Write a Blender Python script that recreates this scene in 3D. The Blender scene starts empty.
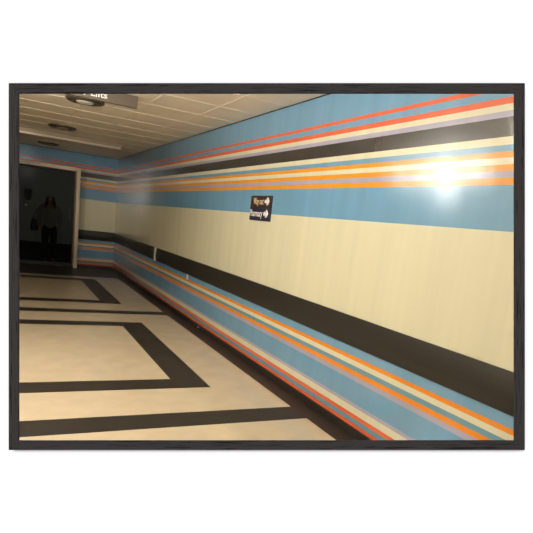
import bpy, bmesh, math, random
from mathutils import Matrix, Vector
random.seed(7)
S = bpy.context.scene
C = S.collection

# ------------------------------------------------------------------ helpers
def link(o):
    C.objects.link(o); return o

def obj(name, bm, mats, parent=None, smooth=False):
    me = bpy.data.meshes.new(name)
    bmesh.ops.recalc_face_normals(bm, faces=bm.faces[:])
    bm.to_mesh(me); bm.free()
    for m in (mats if isinstance(mats, (list, tuple)) else [mats]):
        me.materials.append(m)
    if smooth:
        for p in me.polygons: p.use_smooth = True
    o = link(bpy.data.objects.new(name, me))
    if parent: o.parent = parent
    return o

def thing(name, label, cat, loc=(0, 0, 0), group=None):
    o = link(bpy.data.objects.new(name, None))
    o.location = loc; o.empty_display_size = .1
    return tag(o, label, cat, group)

def tag(o, label, cat, group=None):
    o['label'] = label; o['category'] = cat
    if group: o['group'] = group
    return o

def structure(o):
    o['kind'] = 'structure'; return o

def add_box(bm, x0, x1, y0, y1, z0, z1, mi=0):
    vs = [bm.verts.new((x, y, z)) for x in (x0, x1) for y in (y0, y1) for z in (z0, z1)]
    for q in ((0, 1, 3, 2), (4, 6, 7, 5), (0, 4, 5, 1), (2, 3, 7, 6), (0, 2, 6, 4), (1, 5, 7, 3)):
        f = bm.faces.new([vs[i] for i in q]); f.material_index = mi
    return bm

def add_bevel_box(bm, x0, x1, y0, y1, z0, z1, b, mi=0, seg=2):
    t = bmesh.new(); add_box(t, x0, x1, y0, y1, z0, z1)
    bmesh.ops.recalc_face_normals(t, faces=t.faces[:])
    bmesh.ops.bevel(t, geom=t.edges[:], offset=b, segments=seg, profile=.5, affect='EDGES')
    for f in t.faces: f.material_index = mi
    me = bpy.data.meshes.new('tmp'); t.to_mesh(me); t.free()
    n = len(bm.faces)
    bm.from_mesh(me); bpy.data.meshes.remove(me)
    bm.faces.ensure_lookup_table()
    for f in bm.faces[n:]: f.material_index = mi
    return bm

def add_lathe(bm, prof, n=48, cx=0, cy=0, mi=0):
    rings = []
    for r, z in prof:
        if r < 1e-5: rings.append([bm.verts.new((cx, cy, z))])
        else: rings.append([bm.verts.new((cx + r*math.cos(2*math.pi*k/n), cy + r*math.sin(2*math.pi*k/n), z)) for k in range(n)])
    for a, b in zip(rings, rings[1:]):
        for k in range(n):
            j = (k+1) % n
            vs = [a[k % len(a)], a[j % len(a)], b[j % len(b)], b[k % len(b)]]
            u = []
            for v in vs:
                if v not in u: u.append(v)
            if len(u) > 2:
                f = bm.faces.new(u); f.material_index = mi
    return bm

def skinned(name, pts, edges, mat, parent, levels=2, root=0):
    """pts: (x,y,z,rx,ry) grown with a Skin modifier and baked to a plain mesh."""
    me = bpy.data.meshes.new(name + '_cage')
    me.from_pydata([p[:3] for p in pts], edges, [])
    o = link(bpy.data.objects.new(name + '_cage', me))
    o.modifiers.new('s', 'SKIN')
    for i, p in enumerate(pts):
        v = me.skin_vertices[0].data[i]
        v.radius = (p[3], p[4] if len(p) > 4 else p[3]); v.use_root = (i == root)
    ss = o.modifiers.new('d', 'SUBSURF'); ss.levels = levels; ss.render_levels = levels
    bpy.context.view_layer.update()
    dg = bpy.context.evaluated_depsgraph_get()
    me2 = bpy.data.meshes.new_from_object(o.evaluated_get(dg))
    bpy.data.objects.remove(o); bpy.data.meshes.remove(me)
    me2.name = name; me2.materials.clear(); me2.materials.append(mat)
    for p in me2.polygons: p.use_smooth = True
    r = link(bpy.data.objects.new(name, me2)); r.parent = parent
    return r

def text_mesh(name, body, size, mat, parent, bold=.0, extrude=.0015, sx=1.0):
    cu = bpy.data.curves.new(name + '_curve', 'FONT')
    cu.body = body; cu.size = size; cu.offset = bold; cu.extrude = extrude
    t = link(bpy.data.objects.new(name + '_curve', cu))
    bpy.context.view_layer.update()
    dg = bpy.context.evaluated_depsgraph_get()
    me = bpy.data.meshes.new_from_object(t.evaluated_get(dg))
    bpy.data.objects.remove(t)
    me.name = name; me.materials.clear(); me.materials.append(mat)
    xs = [v.co.x for v in me.vertices]; x0 = min(xs)
    for v in me.vertices: v.co.x = (v.co.x - x0) * sx
    o = link(bpy.data.objects.new(name, me)); o.parent = parent
    return o, (max(xs) - x0) * sx

# ------------------------------------------------------------------ materials
def lin(c):
    c /= 255
    return c/12.92 if c <= .04045 else ((c+.055)/1.055)**2.4
def rgb(r, g, b): return (lin(r), lin(g), lin(b), 1)

def mat(name, col, rough=.5, spec=.5, metal=0, var=0, vscale=(3, 3, 3), bump=0, bscale=(30, 30, 30), bdist=.002, rvar=0):
    m = bpy.data.materials.new(name); m.use_nodes = True
    nt = m.node_tree; N = nt.nodes; L = nt.links
    p = N['Principled BSDF']
    p.inputs['Roughness'].default_value = rough
    p.inputs['Specular IOR Level'].default_value = spec
    p.inputs['Metallic'].default_value = metal
    p.inputs['Base Color'].default_value = col
    tc = N.new('ShaderNodeTexCoord')
    def noise(scale, detail=3):
        mp = N.new('ShaderNodeMapping'); mp.inputs['Scale'].default_value = scale
        L.new(tc.outputs['Object'], mp.inputs['Vector'])
        n = N.new('ShaderNodeTexNoise'); n.inputs['Scale'].default_value = 1; n.inputs['Detail'].default_value = detail
        L.new(mp.outputs[0], n.inputs['Vector']); return n
    if var:
        n = noise(vscale, 5)
        mr = N.new('ShaderNodeMapRange'); mr.inputs['From Min'].default_value = .3; mr.inputs['From Max'].default_value = .7
        mr.inputs['To Min'].default_value = 1-var; mr.inputs['To Max'].default_value = 1+var*.4
        L.new(n.outputs['Fac'], mr.inputs['Value'])
        mx = N.new('ShaderNodeMix'); mx.data_type = 'RGBA'; mx.blend_type = 'MULTIPLY'; mx.inputs['Factor'].default_value = 1
        mx.inputs['A'].default_value = col
        L.new(mr.outputs[0], mx.inputs['B']); L.new(mx.outputs['Result'], p.inputs['Base Color'])
    if rvar:
        n = noise((.4, 2.2, .8), 3)
        mr = N.new('ShaderNodeMapRange'); mr.inputs['To Min'].default_value = rough-rvar; mr.inputs['To Max'].default_value = rough+rvar
        L.new(n.outputs['Fac'], mr.inputs['Value']); L.new(mr.outputs[0], p.inputs['Roughness'])
    if bump:
        n = noise(bscale, 2)
        b = N.new('ShaderNodeBump'); b.inputs['Strength'].default_value = bump; b.inputs['Distance'].default_value = bdist
        L.new(n.outputs['Fac'], b.inputs['Height']); L.new(b.outputs[0], p.inputs['Normal'])
    return m

def paint(name, col, var=.06):
    # gloss paint, slightly wavy in vertical sweeps
    m = mat(name, col, rough=.16, spec=.9, var=var, vscale=(3, 7, .35), bump=.2, bscale=(2, 5, 1.0), bdist=.006, rvar=.03)
    nt = m.node_tree; p = nt.nodes['Principled BSDF']
    tg = nt.nodes.new('ShaderNodeTangent'); tg.direction_type = 'RADIAL'; tg.axis = 'Z'
    nt.links.new(tg.outputs[0], p.inputs['Tangent']); p.inputs['Anisotropic'].default_value = .6
    p.inputs['Anisotropic Rotation'].default_value = .25
    return m

M = {
 'cream': paint('cream_paint', rgb(219, 216, 188)),
 'blue': paint('blue_paint', rgb(112, 160, 194), .08),
 'teal': paint('teal_paint', rgb(104, 152, 172)),
 'orange': paint('orange_paint', rgb(230, 154, 46)),
 'deep_orange': paint('deep_orange_paint', rgb(230, 138, 36)),
 'red': paint('red_paint', rgb(222, 104, 66)),
 'lilac': paint('lilac_paint', rgb(170, 168, 190)),
 'black': paint('black_paint', rgb(58, 56, 54)),
 'gap': mat('dark_gap', rgb(30, 32, 36), .7),
 'rail': mat('black_rail_vinyl', rgb(45, 43, 39), .36, .35, var=.15, vscale=(6, .8, 30), bump=.15, bscale=(4, 2, 60), bdist=.003),
 'white_plastic': mat('white_plastic', rgb(190, 184, 174), .4),
 'skirt': mat('black_skirting_vinyl', rgb(44, 40, 37), .4, var=.1),
 'floor_cream': mat('cream_floor_tile', rgb(206, 190, 163), .17, .85, var=.07, vscale=(5, 5, 1), bump=.06, bscale=(14, 14, 14), rvar=.05),
 'floor_black': mat('dark_floor_tile', rgb(49, 44, 39), .4, .2, var=.15, vscale=(3, 3, 1), bump=.06, bscale=(14, 14, 14), rvar=.05),
 'tile': mat('ceiling_metal_tile', rgb(238, 226, 206), .45, .5, var=.05),
 'tbar': mat('ceiling_bar_metal', rgb(236, 228, 212), .4, .5),
 'plain': mat('plain_cream_wall', rgb(196, 180, 146), .5),
 'frame_beige': mat('beige_door_paint', rgb(224, 206, 182), .4, var=.05),
 'bronze': mat('dark_bronze_metal', rgb(92, 84, 72), .35, .5, metal=.5),
 'reflector': mat('lamp_reflector', rgb(215, 205, 185), .18, .6, metal=.6),
 'strip_pale': mat('pale_enamel', rgb(232, 220, 200), .45),
 'strip_body': mat('grey_enamel', rgb(176, 160, 142), .45),
 'sign_grey': mat('grey_sign_plastic', rgb(104, 94, 82), .35),
 'sign_brown': mat('dark_brown_sign_plastic', rgb(56, 42, 38), .4),
 'sign_navy': mat('navy_sign_plastic', rgb(40, 42, 64), .4),
 'letter_white': mat('white_lettering', rgb(245, 242, 238), .5),
 'letter_gold': mat('pale_gold_lettering', rgb(232, 206, 172), .5),
 'lobby_wall': mat('grey_lobby_wall', rgb(120, 120, 114), .7),
 'lobby_dark': mat('dark_lobby_floor', rgb(24, 24, 21), .7, .2),
 'lobby_floor': mat('dark_lobby_tiles', rgb(12, 12, 11), .8, .1),
 'fitting': mat('black_fitting', rgb(30, 30, 28), .6),
 'chrome': mat('brushed_steel', rgb(90, 88, 82), .4, metal=1),
 'skin': mat('skin', rgb(150, 112, 92), .5),
 'hair': mat('dark_hair', rgb(26, 22, 20), .5, bump=.4, bscale=(120, 120, 8)),
 'jacket': mat('grey_jacket_cloth', rgb(126, 122, 116), .85, bump=.2, bscale=(60, 60, 60)),
 'trousers': mat('black_trouser_cloth', rgb(32, 31, 32), .9, bump=.2, bscale=(60, 60, 60)),
 'leather': mat('black_leather', rgb(24, 22, 22), .45, bump=.2, bscale=(80, 80, 80)),
 'white_wall': mat('white_wall_paint', (.9, .9, .9, 1), .9, .1),
}
def glass_mat():
    m = bpy.data.materials.new('dark_tinted_glass'); m.use_nodes = True
    nt = m.node_tree; N = nt.nodes; L = nt.links; N.remove(N['Principled BSDF'])
    t = N.new('ShaderNodeBsdfTransparent'); t.inputs['Color'].default_value = (.62, .64, .62, 1)
    g = N.new('ShaderNodeBsdfGlossy'); g.inputs['Roughness'].default_value = .12
    fr = N.new('ShaderNodeFresnel'); fr.inputs['IOR'].default_value = 1.12
    mx = N.new('ShaderNodeMixShader')
    L.new(fr.outputs[0], mx.inputs[0]); L.new(t.outputs[0], mx.inputs[1]); L.new(g.outputs[0], mx.inputs[2])
    L.new(mx.outputs[0], N['Material Output'].inputs['Surface']); return m
M['glass'] = glass_mat()

def lamp_mat(name, col, strength):
    m = mat(name, rgb(176, 166, 148), .3)
    p = m.node_tree.nodes['Principled BSDF']
    p.inputs['Emission Color'].default_value = col; p.inputs['Emission Strength'].default_value = strength
    return m
M['bulb_lit'] = lamp_mat('lit_lamp_glass', (1, .9, .75, 1), .05)
M['bulb_off'] = mat('unlit_lamp_glass', rgb(150, 140, 124), .25)

def black_wood():
    m = bpy.data.materials.new('black_stained_wood'); m.use_nodes = True
    nt = m.node_tree; N = nt.nodes; L = nt.links; p = N['Principled BSDF']
    tc = N.new('ShaderNodeTexCoord')
    mp = N.new('ShaderNodeMapping'); mp.inputs['Scale'].default_value = (14, 420, 60)
    L.new(tc.outputs['Object'], mp.inputs['Vector'])
    n = N.new('ShaderNodeTexNoise'); n.inputs['Scale'].default_value = 1; n.inputs['Detail'].default_value = 6; n.inputs['Distortion'].default_value = 1.2
    L.new(mp.outputs[0], n.inputs['Vector'])
    r = N.new('ShaderNodeValToRGB')
    r.color_ramp.elements[0].position = .40; r.color_ramp.elements[0].color = rgb(18, 16, 16)
    r.color_ramp.elements[1].position = .43; r.color_ramp.elements[1].color = rgb(48, 44, 44)
    L.new(n.outputs['Fac'], r.inputs[0]); L.new(r.outputs[0], p.inputs['Base Color'])
    p.inputs['Roughness'].default_value = .75; p.inputs['Specular IOR Level'].default_value = .15
    b = N.new('ShaderNodeBump'); b.inputs['Strength'].default_value = .4; b.inputs['Distance'].default_value = .0006
    L.new(n.outputs['Fac'], b.inputs['Height']); L.new(b.outputs[0], p.inputs['Normal'])
    return m
M['wood'] = black_wood()

# ------------------------------------------------------------------ camera
EYE = Vector((0, 0, 1.55))
ROT = Matrix(((0.886569, -0.013506, -0.462398), (-0.447117, 0.231387, -0.864029), (0.118663, 0.972768, 0.199102)))
PLATE = Matrix.Translation(EYE) @ ROT.to_4x4()      # the leaning white wall and the frame share this tilt
cam = bpy.data.cameras.new('camera'); co = link(bpy.data.objects.new('camera', cam))
co.matrix_world = PLATE
cam.sensor_width = 36; cam.lens = 35.8836; cam.shift_x = -.024196; cam.shift_y = .131992
cam.clip_start = .02; cam.clip_end = 200
S.camera = co

# ------------------------------------------------------------------ corridor shell
XR, XL, YE, HC = 2.514, -1.6, 14.3, 2.753
STRIPES = [  # bottom, top, paint
 (0, .061, 'black'), (.061, .093, 'red'), (.093, .130, 'teal'), (.130, .165, 'red'), (.165, .221, 'cream'), (.221, .250, 'lilac'),
 (.250, .427, 'blue'), (.427, .467, 'lilac'), (.467, .506, 'deep_orange'), (.506, .543, 'teal'), (.543, .584, 'cream'),
 (.584, .617, 'deep_orange'), (.617, .70, 'blue'), (.70, .92, 'black'), (.92, 1.683, 'cream'), (1.683, 1.940, 'blue'),
 (1.940, 1.979, 'orange'), (1.979, 2.017, 'lilac'), (2.017, 2.053, 'orange'), (2.053, 2.091, 'cream'), (2.091, 2.124, 'orange'),
 (2.124, 2.161, 'blue'), (2.161, 2.206, 'cream'), (2.206, 2.314, 'black'), (2.314, 2.348, 'lilac'), (2.348, 2.386, 'cream'),
 (2.386, 2.423, 'red'), (2.423, 2.469, 'blue'), (2.469, 2.498, 'red'), (2.498, 2.741, 'blue'), (2.741, HC, 'gap')]
PAINTS = ['black', 'red', 'teal', 'cream', 'lilac', 'blue', 'orange', 'deep_orange', 'gap']
PM = [M[p] for p in PAINTS]

# the white wall's plane in the corridor: points q with (q-EYE).n = .87 ; corridor shell starts just behind it
NB = Vector((-ROT[0][2], -ROT[1][2], -ROT[2][2]))
def clip_front(bm, d=.872):
    g = bm.verts[:] + bm.edges[:] + bm.faces[:]
    r = bmesh.ops.bisect_plane(bm, geom=g, plane_co=EYE + NB*d, plane_no=-NB, clear_outer=True)
    return bm

def stripe_wall(bm, x0, x1, y0, y1, zlo=0, zhi=HC):
    for a, b, p in STRIPES:
        a2, b2 = max(a, zlo), min(b, zhi)
        if b2 > a2 + 1e-5: add_box(bm, x0, x1, y0, y1, a2, b2, PAINTS.index(p))
    return bm

structure(obj('wall_right', clip_front(stripe_wall(bmesh.new(), XR, XR+.12, -1.2, YE+.12)), PM))
bm = bmesh.new()
DX0, DX1, DZ = -.36, 1.575, 2.335      # door opening
stripe_wall(bm, DX1, XR, YE, YE+.12); stripe_wall(bm, XL, DX0, YE, YE+.12); stripe_wall(bm, DX0, DX1, YE, YE+.12, zlo=DZ)
structure(obj('wall_end', bm, PM))
structure(obj('wall_left', clip_front(add_box(bmesh.new(), XL-.12, XL, -1.2, YE+.12, 0, HC)), M['plain']))

# floor: cells between sorted breakpoints, dark bands inlaid
bars_x = [(2.31, XR), (XL, -1.4)]
cross = [(-.82, -.53), (3.65, 3.94), (8.12, 8.385), (12.35, 14.3)]
rects = [(.1, .37, 2.8, 3.05), (4.55, 4.835, 7.235, 7.51), (9.0, 9.285, 11.7, 12.0)]
RX = (-.85, -.55, 1.45, 1.765)
xs = sorted({XL, XR, -1.4, 2.31, *RX})
ys = sorted({-1.2, YE, *[v for c in cross for v in c], *[v for r in rects for v in r if v < YE]})
bm = bmesh.new()
for x0, x1 in zip(xs, xs[1:]):
    for y0, y1 in zip(ys, ys[1:]):
        x, y = (x0+x1)/2, (y0+y1)/2
        dark = x > 2.31 or x < -1.4 or any(a < y < b for a, b in cross)
        for a, b, c, d in rects:
            if RX[0] < x < RX[3] and a < y < d and not (RX[1] < x < RX[2] and b < y < c): dark = True
        add_box(bm, x0, x1, y0, y1, -.06, 0, 1 if dark else 0)
structure(obj('floor', clip_front(bm), [M['floor_cream'], M['floor_black']]))

# ceiling: metal tiles with slim bars along every joint
bm = bmesh.new()
add_box(bm, XL, XR, -1.2, YE, HC, HC+.08, 0)
jx = [2.055 - .6125*k for k in range(6)]
jy = [7.91 + .695*k for k in range(-12, 10)]
for x in jx: add_box(bm, x-.005, x+.005, -1.2, YE, HC-.003, HC, 1)
for y in jy:
    if y < YE-.05: add_box(bm, XL, XR-.02, y-.008, y+.008, HC-.004, HC, 1)
structure(obj('ceiling', clip_front(bm), [M['tile'], M['tbar']]))

# skirting
bm = bmesh.new(); add_box(bm, XR-.012, XR, -1.2, YE, 0, .058); clip_front(bm)
sk = structure(obj('baseboard_right', bm, M['skirt']))
bm = bmesh.new(); add_box(bm, 1.60, XR-.012, YE-.012, YE, 0, .058)
structure(obj('baseboard_end', bm, M['skirt']))

# lobby behind the door
LY = 20.0
structure(obj('floor_lobby', add_box(bmesh.new(), -3, 4, YE+.001, LY, -.06, 0), M['lobby_floor']))
structure(obj('ceiling_lobby', add_box(bmesh.new(), -3, 4, YE+.12, LY, HC, HC+.08), M['lobby_wall']))
structure(obj('wall_lobby', add_box(bmesh.new(), -3, 4, LY, LY+.1, 0, HC), M['lobby_wall']))
structure(obj('wall_lobby_left', add_box(bmesh.new(), -3.1, -3, YE+.12, LY, 0, HC), M['lobby_wall']))
structure(obj('wall_lobby_right', add_box(bmesh.new(), 4, 4.1, YE+.12, LY, 0, HC), M['lobby_wall']))
structure(obj('baseboard_lobby', add_box(bmesh.new(), -3, 4, LY-.02, LY, 0, .13), M['lobby_dark']))

# ------------------------------------------------------------------ door with its deep beige surround
door = structure(link(bpy.data.objects.new('door_1', None))); door.location = (0, 13.9, 0)
DY0, DY1 = 0.0, .4      # in the door's own space
bm = bmesh.new(); add_bevel_box(bm, 1.515, 1.60, DY0, DY1, 0, 2.37, .006); obj('jamb', bm, M['frame_beige'], door)
bm = bmesh.new(); add_bevel_box(bm, -.40, -.315, DY0, DY1, 0, 2.37, .006); obj('jamb', bm, M['frame_beige'], door)
bm = bmesh.new(); add_bevel_box(bm, -.315, 1.515, DY0, DY1, 2.285, 2.37, .006); obj('head', bm, M['frame_beige'], door)
for x0, x1 in ((-.315, .238), (.242, 1.515)):
    bm = bmesh.new(); add_box(bm, x0+.03, x1-.03, .33, .342, .08, 2.25); leaf = obj('glass_leaf', bm, M['glass'], door)
    bm = bmesh.new()
    add_box(bm, x0, x0+.03, .32, .352, 0, 2.285); add_box(bm, x1-.03, x1, .32, .352, 0, 2.285)
    add_box(bm, x0+.03, x1-.03, .32, .352, 0, .08); add_box(bm, x0+.03, x1-.03, .32, .352, 2.25, 2.285)
    obj('leaf_rim', bm, M['fitting'], leaf)
    hx = x1-.10 if x0 > .2 else x0+.10
    bm = bmesh.new(); add_lathe(bm, [(0, 1.12), (.007, 1.12), (.007, 1.45), (0, 1.45)], 12, hx, .285)
    add_box(bm, hx-.008, hx+.008, .285, .33, 1.15, 1.166); add_box(bm, hx-.008, hx+.008, .285, .33, 1.404, 1.42)
    obj('pull_handle', bm, M['chrome'], leaf)

# ------------------------------------------------------------------ rails along both walls
rail = thing('wall_rail', 'long black protective rail running along the striped right-hand wall below the cream band', 'rail', (XR, 5, .70))
def rail_bm(axis, a, b):
    bm = bmesh.new()
    prof = [(0, -.008), (.012, -.008)] + [(.012+.013*math.sin(math.pi*k/12), -.006+.232*k/12) for k in range(13)] + [(.012, .228), (0, .228)]
    def P(d, z, t): return (-d, t, z) if axis == 'y' else (t, -d, z)
    A = [bm.verts.new(P(d, z, a)) for d, z in prof]; Bq = [bm.verts.new(P(d, z, b)) for d, z in prof]
    for i in range(len(A)):
        j = (i+1) % len(A); bm.faces.new((A[i], A[j], Bq[j], Bq[i]))
    bm.faces.new(A); bm.faces.new(Bq)
    return bm
bm2 = rail_bm('y', -6.2, YE-5)
bmesh.ops.translate(bm2, verts=bm2.verts[:], vec=(XR, 5, .70)); clip_front(bm2); bmesh.ops.translate(bm2, verts=bm2.verts[:], vec=(-XR, -5, -.70))
obj('rail_board', bm2, M['rail'], rail)
bm = bmesh.new(); add_bevel_box(bm, -.046, -.006, 4.86, 4.91, -.012, .232, .002)
j = obj('joint_cover', bm, M['white_plastic'], rail); j['label'] = 'white joint strip across the rail'
bm = bmesh.new(); add_bevel_box(bm, -.014, 0, 2.87, 2.925, -.088, -.008, .003)
j = obj('support_clip', bm, M['white_plastic'], rail); j['label'] = 'white clip under the rail'
rail2 = thing('wall_rail', 'short black protective rail on the far end wall between door and corner', 'rail', (2.05, YE, .70))
bm = rail_bm('x', -.45, XR-.018-2.05)
obj('rail_board', bm, M['rail'], rail2)
# small white stud on the skirting
bm = bmesh.new(); add_lathe(bm, [(0, .012), (.012, .010), (.014, 0)], 12)
bmesh.ops.rotate(bm, verts=bm.verts[:], matrix=Matrix.Rotation(-math.pi/2, 3, 'Y')); bmesh.ops.translate(bm, verts=bm.verts[:], vec=(XR-.012, 7.17, .022))
obj('stud', bm, M['white_plastic'], sk)

# ------------------------------------------------------------------ ceiling fittings
labels = ['largest recessed round ceiling light with dark rim, nearest, beside the hanging Lifts sign',
          'middle of the three round dark-rimmed ceiling lights, just in front of the pale strip',
          'farthest small round dark ceiling light, behind the pale strip near the door']
for k, y in enumerate((7.1, 9.95, 13.2)):
    t = thing('ceiling_light', labels[k], 'ceiling light', (.83, y, HC), 'round ceiling lights')
    obj('rim', add_lathe(bmesh.new(), [(.22, 0), (.22, -.012), (.205, -.028), (.15, -.034), (.135, -.032), (.125, -.012), (.125, 0)]), M['bronze'], t, True)
    rf = obj('reflector', add_lathe(bmesh.new(), [(.128, -.02), (.11, -.008), (.0, -.006)]), M['reflector'], t, True)
    obj('lamp', add_lathe(bmesh.new(), [(.085, -.008), (.1, -.028), (.085, -.040), (.045, -.047), (0, -.048)]), M['bulb_lit'] if k == 0 else M['bulb_off'], t, True)

st = thing('ceiling_strip_light', 'long pale strip fitting running across the ceiling in front of the far end wall', 'strip light', (.4, 11.1, HC+.002))
bm = bmesh.new(); add_bevel_box(bm, -1.4, 1.57, 0, .10, -.06, 0, .004); obj('body', bm, M['strip_body'], st)
bm = bmesh.new(); add_bevel_box(bm, -1.4, 1.57, -.008, .108, -.094, -.059, .008); obj('diffuser', bm, M['strip_pale'], st)
bm = bmesh.new(); add_bevel_box(bm, 1.57, 1.582, -.01, .11, -.096, 0, .003); obj('end_cap', bm, M['strip_pale'], st)
bm = bmesh.new(); add_bevel_box(bm, -1.412, -1.4, -.01, .11, -.096, 0, .003); obj('end_cap', bm, M['strip_pale'], st)

def arrow(name, parent, mt, length, height, thick):
    """hospital style arrow: short shaft, broad swept head, pointing to +x in its own plane (x right, y up)"""
    bm = bmesh.new()
    s = height*.12
    low = [(0, -s*1.5), (length*.60, -s*1.5), (length*.48, -height*.42), (length*.50, -height*.5), (length*.68, -height*.46), (length*.88, -height*.25)]
    out = low + [(length, 0)] + [(x, -y) for x, y in reversed(low)]
    a = [bm.verts.new((x, y, 0)) for x, y in out]; b = [bm.verts.new((x, y, thick)) for x, y in out]
    bm.faces.new(a); bm.faces.new(b)
    for i in range(len(a)): bm.faces.new((a[i], a[(i+1) % len(a)], b[(i+1) % len(a)], b[i]))
    bmesh.ops.triangulate(bm, faces=[f for f in bm.faces if len(f.verts) > 4])
    return obj(name, bm, mt, parent)

# hanging direction sign
ls = thing('ceiling_sign', 'grey direction sign reading Lifts in white, fixed under the ceiling at upper left', 'sign', (.86, 6.25, 2.632))
bm = bmesh.new(); add_bevel_box(bm, -.42, .407, 0, .06, 0, HC-2.632, .003); obj('sign_box', bm, M['sign_grey'], ls)
FACE = Matrix.Rotation(math.pi/2, 4, 'X')     # x right, y up, facing -Y
t, w = text_mesh('lettering', 'Lifts', .088, M['letter_white'], ls, .0016, .001, 1.0)
t.matrix_local = Matrix.Translation((-.075, -.001, .032)) @ FACE @ Matrix.Scale(.165/w, 4, (1, 0, 0))
a = arrow('arrow', ls, M['letter_white'], .075, .075, .001)
a.matrix_local = Matrix.Translation((-.095, -.001, .062)) @ FACE @ Matrix.Rotation(math.pi, 4, 'Z')

# wall direction sign
ws = thing('wall_sign', 'small dark square sign reading Way out and Pharmacy with white arrows on right wall', 'sign', (XR, 5.485, 1.603))
bm = bmesh.new(); add_bevel_box(bm, -.012, 0, -.272, .272, .135, .27, .002); obj('upper_panel', bm, M['sign_brown'], ws)
bm = bmesh.new(); add_bevel_box(bm, -.012, 0, -.272, .272, 0, .1345, .002); obj('lower_panel', bm, M['sign_navy'], ws)
WF = Matrix(((0, 0, -1, 0), (-1, 0, 0, 0), (0, 1, 0, 0), (0, 0, 0, 1)))   # x -> -Y, y -> Z, facing -X
for body, z, m_, y0, wd in (('Way out', .176, 'letter_gold', .195, .268), ('Pharmacy', .045, 'letter_white', .264, .335)):
    t, w = text_mesh('lettering', body, .105, M[m_], ws, .0002, .001)
    t['label'] = ('pale gold' if m_ == 'letter_gold' else 'white') + ' words ' + body
    t.matrix_local = Matrix.Translation((-.0125, y0, z)) @ WF @ Matrix.Scale(wd/w, 4, (1, 0, 0))
    a = arrow('arrow', ws, M['letter_white'], .12, .086, .0015)
    a.matrix_local = Matrix.Translation((-.0125, -.1, z+.034)) @ WF

# ------------------------------------------------------------------ lobby: person, bag, wall fitting
px, py = 1.02, 14.85
pr = thing('person', 'person standing behind the dark glass door, long dark hair, grey jacket, bag at the side', 'person', (px, py, 0))
# one continuous body: pelvis root, spine, neck, head, arms, legs (faces -Y)
B = [(0, 0, .92, .155, .11), (0, -.005, 1.08, .125, .095), (0, 0, 1.25, .145, .105), (0, .01, 1.37, .12, .08), (0, .01, 1.44, .05, .05),
     (0, -.005, 1.515, .06, .07), (0, -.01, 1.59, .072, .088), (0, .0, 1.645, .055, .068)]
E = [(i, i+1) for i in range(7)]
def chain(start, pts):
    i = start
    for p in pts:
        B.append(p); E.append((i, len(B)-1)); i = len(B)-1
    return i
for s in (-1, 1):
    chain(3, [(s*.165, .01, 1.36, .055, .055), (s*.215, .02, 1.2, .047, .047), (s*.235, .02, 1.06, .038, .04), (s*.225, -.04, .93, .032, .033), (s*.215, -.08, .85, .026, .03), (s*.205, -.10, .80, .024, .034)])
    for q in range(4):
        B.append((s*(.212-.006*q), -.135+.024*q, .765, .009, .009)); E.append((len(B[:])-1, len(B)-2-q)); 
        B.append((s*(.206-.006*q), -.125+.022*q, .715+.006*abs(q-1), .008, .008)); E.append((len(B)-2, len(B)-1))
        E.pop(-2)
        E.append((len(B)-2, len(B)-3-2*q))
    B.append((s*.185, -.14, .775, .010, .010)); E.append((len(B)-1, len(B)-2-8))
    chain(0, [(s*.085, 0, .82, .092, .095), (s*.095, -.01, .50, .062, .066), (s*.10, .02, .28, .054, .058), (s*.10, .03, .10, .038, .04), (s*.105, -.03, .035, .036, .032), (s*.115, -.14, .028, .036, .024)])
body = skinned('body', B, E, M['skin'], pr, 2)
for s in (-1, 1):
    fc = bmesh.new(); bmesh.ops.create_uvsphere(fc, u_segments=10, v_segments=8, radius=.013, matrix=Matrix.Translation((s*.03, -.083, 1.575))); obj('eye', fc, M['letter_white'], pr, True)
    fc = bmesh.new(); bmesh.ops.create_uvsphere(fc, u_segments=10, v_segments=8, radius=.022, matrix=Matrix.Translation((s*.078, 0, 1.56)) @ Matrix.Diagonal((.4, .8, 1.2, 1))); obj('ear', fc, M['skin'], pr, True)
fc = bmesh.new(); bmesh.ops.create_cone(fc, cap_ends=True, segments=10, radius1=.017, radius2=.007, depth=.045, matrix=Matrix.Translation((0, -.094, 1.548)) @ Matrix.Rotation(.3, 4, 'X')); obj('nose', fc, M['skin'], pr, True)
fc = bmesh.new(); bmesh.ops.create_uvsphere(fc, u_segments=12, v_segments=8, radius=.022, matrix=Matrix.Translation((0, -.078, 1.508)) @ Matrix.Diagonal((1, .5, .35, 1))); obj('mouth', fc, M['skin'], pr, True)
skinned('hair', [(0, .02, 1.625, .082, .085), (0, .045, 1.56, .098, .075), (0, .06, 1.46, .108, .07), (0, .07, 1.36, .10, .06), (0, .08, 1.27, .07, .04)], [(0, 1), (1, 2), (2, 3), (3, 4)], M['hair'], pr)
for s in (-1, 1):
    skinned('hair_lock', [(s*.045, -.04, 1.64, .034), (s*.082, -.045, 1.56, .03), (s*.098, -.05, 1.46, .034), (s*.105, -.06, 1.37, .032), (s*.10, -.07, 1.29, .018)], [(0, 1), (1, 2), (2, 3), (3, 4)], M['hair'], pr)
J = [(0, 0, .80, .19, .14), (0, 0, .95, .185, .135), (0, -.005, 1.10, .16, .12), (0, 0, 1.26, .175, .13), (0, .01, 1.37, .145, .10), (0, .01, 1.43, .068, .068)]
JE = [(i, i+1) for i in range(5)]
for s in (-1, 1):
    n = len(J)
    J += [(s*.175, .01, 1.355, .076, .076), (s*.232, .02, 1.2, .068, .068), (s*.25, .02, 1.05, .06, .06), (s*.236, -.04, .93, .052, .052), (s*.226, -.07, .87, .046, .046)]
    JE += [(4, n), (n, n+1), (n+1, n+2), (n+2, n+3), (n+3, n+4)]
skinned('jacket', J, JE, M['jacket'], pr)
T = [(0, 0, .90, .175, .135), (0, 0, 1.02, .165, .13)]; TE = [(0, 1)]
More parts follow.
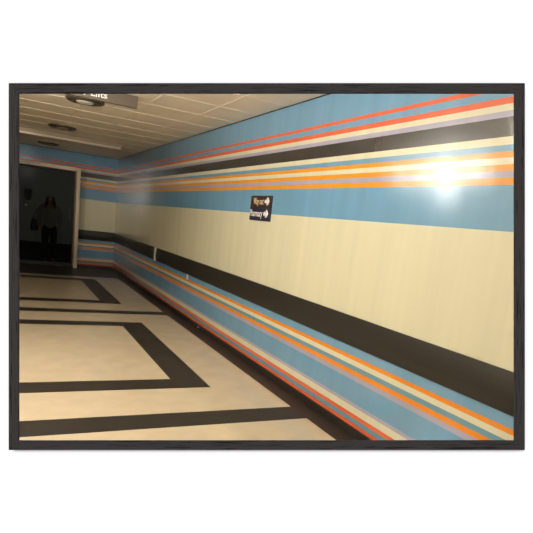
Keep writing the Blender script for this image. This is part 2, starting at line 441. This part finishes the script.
for s in (-1, 1):
    n = len(T)
    T += [(s*.09, 0, .78, .108, .11), (s*.098, -.005, .5, .082, .086), (s*.10, .02, .28, .076, .08), (s*.102, .025, .09, .072, .078)]
    TE += [(0, n), (n, n+1), (n+1, n+2), (n+2, n+3)]
skinned('trousers', T, TE, M['trousers'], pr)
for s in (-1, 1):
    skinned('shoe', [(s*.105, .05, .04, .045, .04), (s*.11, -.05, .036, .048, .036), (s*.118, -.16, .03, .042, .028)], [(0, 1), (1, 2)], M['leather'], pr)

bg = thing('handbag', 'black shoulder bag hanging at the side of the person behind the glass door', 'bag', (px-.345, py+.12, .76))
bm = bmesh.new()
vs = []
for z, w, d in ((0, .07, .05), (.03, .095, .06), (.15, .09, .055), (.26, .075, .04), (.29, .06, .03)):
    vs.append([bm.verts.new((w*math.copysign(abs(math.cos(a))**.5, math.cos(a)), d*math.copysign(abs(math.sin(a))**.6, math.sin(a)), z)) for a in [2*math.pi*k/20 for k in range(20)]])
for a, b in zip(vs, vs[1:]):
    for k in range(20): bm.faces.new((a[k], a[(k+1) % 20], b[(k+1) % 20], b[k]))
bm.faces.new(vs[0]); bm.faces.new(vs[-1])
obj('bag_body', bm, M['leather'], bg, True)
skinned('strap', [(-.05, -.02, .28, .009), (.02, .0, .45, .009), (.12, .0, .62, .009), (.19, -.06, .69, .009), (.19, -.12, .69, .009), (.16, -.0, .60, .009), (.10, .02, .42, .009), (.05, .02, .28, .009)], [(i, i+1) for i in range(7)], M['leather'], bg, 1)

ft = thing('wall_fitting', 'dark rounded fitting mounted on the grey lobby wall behind the glass', 'wall fitting', (.70, LY, 1.44))
bm = bmesh.new()
prof = [(-.10, .40), (.10, .40), (.115, .30), (.11, .16), (.075, .05), (.0, 0), (-.075, .05), (-.11, .16), (-.115, .30)]
a = [bm.verts.new((x, 0, z)) for x, z in prof]; b = [bm.verts.new((x*.85, -.10, .02+z*.93)) for x, z in prof]
bm.faces.new(a); bm.faces.new(b)
for i in range(len(a)): bm.faces.new((a[i], a[(i+1) % len(a)], b[(i+1) % len(a)], b[i]))
bmesh.ops.bevel(bm, geom=bm.edges[:], offset=.012, segments=2, affect='EDGES')
obj('shell', bm, M['fitting'], ft)
nt_ = thing('wall_switch', 'tiny pale plate on the lobby wall below the dark rounded fitting', 'switch', (.638, LY, 1.27))
bm = bmesh.new(); add_bevel_box(bm, -.035, .035, -.012, 0, 0, .07, .004); obj('plate', bm, M['strip_pale'], nt_)
bm = bmesh.new(); add_bevel_box(bm, -.012, .012, -.018, -.011, .02, .05, .003); obj('rocker', bm, M['white_plastic'], nt_)

# ------------------------------------------------------------------ white wall with the black frame around its opening
def rect_ring(bm, o, i_front, i_back, z0, z1):
    """slab from z0 (front) to z1 (back) with a rectangular hole that widens towards the back; rects are x0,x1,y0,y1"""
    def ring(r, z): return [bm.verts.new((r[0], r[2], z)), bm.verts.new((r[1], r[2], z)), bm.verts.new((r[1], r[3], z)), bm.verts.new((r[0], r[3], z))]
    A, Bq, Cq, Dq = ring(o, z0), ring(i_front, z0), ring(i_back, z1), ring(o, z1)
    for P, Q in ((A, Bq), (Bq, Cq), (Cq, Dq), (Dq, A)):
        for k in range(4): bm.faces.new((P[k], P[(k+1) % 4], Q[(k+1) % 4], Q[k]))
    return bm
bm = rect_ring(bmesh.new(), (-2.6, 3.4, -2.6, 2.4), (-.4232, .3836, -.1742, .3970), (-.445, .405, -.19, .416), -.85, -.87)
ww = structure(obj('wall_front', bm, M['white_wall'])); ww.matrix_world = PLATE

IN = (-.4115, .3707, -.1635, .3846); OUT = (-.4276, .3878, -.1788, .4009)
fr = thing('picture_frame', 'thin black wood-grained rectangular frame on the white wall around the whole corridor view', 'frame')
fr.matrix_world = PLATE @ Matrix.Translation((0, 0, -.85))
FT, LIP, CH = .012, .003, .0012
def rail_mesh(side):
    # local: rail lies along x, its outer edge at y=0 and inner edge at y=w; mitred ends
    x0, x1, y0, y1 = OUT; a0, a1, b0, b1 = IN
    c = {'bottom': ((x0, y0), (x1, y0), (a0, b0), (a1, b0)), 'right': ((x1, y0), (x1, y1), (a1, b0), (a1, b1)),
         'top': ((x1, y1), (x0, y1), (a1, b1), (a0, b1)), 'left': ((x0, y1), (x0, y0), (a0, b1), (a0, b0))}[side]
    O0, O1, I0, I1 = [Vector((*p, 0)) for p in c]
    d = (O1-O0).normalized(); n = Vector((-d.y, d.x, 0))     # inward
    mid = (O0+O1)/2
    R = Matrix((d, n, (0, 0, 1))).transposed().to_4x4(); R.translation = mid
    inv = R.inverted()
    o0, o1, i0, i1 = [inv @ p for p in (O0, O1, I0, I1)]
    bm = bmesh.new()
    def line(t, z):   # t 0 outer .. 1 inner
        return bm.verts.new(o0.lerp(i0, t) + Vector((0, 0, z))), bm.verts.new(o1.lerp(i1, t) + Vector((0, 0, z)))
    sec = [line(0, 0), line(0, FT-CH), line(.07, FT), line(.93, FT), line(1, FT-CH*.6), line(1, FT-LIP), line(.55, FT-LIP), line(.55, 0)]
    for k in range(len(sec)):
        a, b = sec[k], sec[(k+1) % len(sec)]
        bm.faces.new((a[0], a[1], b[1], b[0]))
    bm.faces.new([s[0] for s in sec]); bm.faces.new([s[1] for s in sec])
    o = obj('frame_rail', bm, M['wood'], fr); o.matrix_local = R
for s in ('bottom', 'right', 'top', 'left'): rail_mesh(s)

# ------------------------------------------------------------------ light
def lamp(name, loc, power, col=(1, .80, .56), r=.12, kind='POINT', size=1, rot=(0, 0, 0)):
    l = bpy.data.lights.new(name, kind); l.energy = power; l.color = col
    if kind == 'POINT': l.shadow_soft_size = r
    if kind == 'AREA': l.shape = 'DISK'; l.size = size
    o = link(bpy.data.objects.new(name, l)); o.location = loc; o.rotation_euler = rot; return o
WARM = (1, .98, .93)
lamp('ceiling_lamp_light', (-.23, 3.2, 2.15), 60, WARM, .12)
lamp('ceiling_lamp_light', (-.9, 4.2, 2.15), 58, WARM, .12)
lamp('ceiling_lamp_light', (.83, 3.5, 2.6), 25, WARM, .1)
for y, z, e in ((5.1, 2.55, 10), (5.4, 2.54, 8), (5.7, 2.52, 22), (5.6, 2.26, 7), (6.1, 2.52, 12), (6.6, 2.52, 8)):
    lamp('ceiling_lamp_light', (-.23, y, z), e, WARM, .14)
sp = bpy.data.lights.new('end_wall_fill_spot', 'SPOT'); sp.energy = 130; sp.color = (1, .86, .70)  # added fill spot that brightens the far end wall, not a real fitting
sp.spot_size = math.radians(34); sp.spot_blend = 1; sp.shadow_soft_size = .1
spo = link(bpy.data.objects.new('end_wall_fill_spot', sp)); spo.location = (-.6, 9.6, 2.5)
spo.rotation_euler = (Vector((2.0, 14.3, 1.75)) - spo.location).to_track_quat('-Z', 'Y').to_euler()
lamp('lobby_fill_light', (2.6, 17.5, 2.5), 20, (1, .95, .88), .2)  # unseen fill added so the lobby behind the glass isn't black

w = bpy.data.worlds.new('world'); S.world = w; w.use_nodes = True
w.node_tree.nodes['Background'].inputs['Color'].default_value = (1, 1, 1, 1)
w.node_tree.nodes['Background'].inputs['Strength'].default_value = .82
sun = bpy.data.lights.new('daylight', 'SUN'); sun.energy = 1.5; sun.angle = math.radians(9)
so = link(bpy.data.objects.new('daylight', sun))
dirv = ROT @ Vector((.35, -.42, -1)).normalized()
so.rotation_euler = dirv.to_track_quat('-Z', 'Y').to_euler()

S.view_settings.view_transform = 'Standard'; S.view_settings.look = 'None'
S.view_settings.exposure = 0; S.view_settings.gamma = 1; S.view_settings.use_curve_mapping = False
S.cycles.max_bounces = 10; S.cycles.diffuse_bounces = 6; S.cycles.transparent_max_bounces = 12
S.cycles.sample_clamp_indirect = 4
S.cycles.use_denoising = True
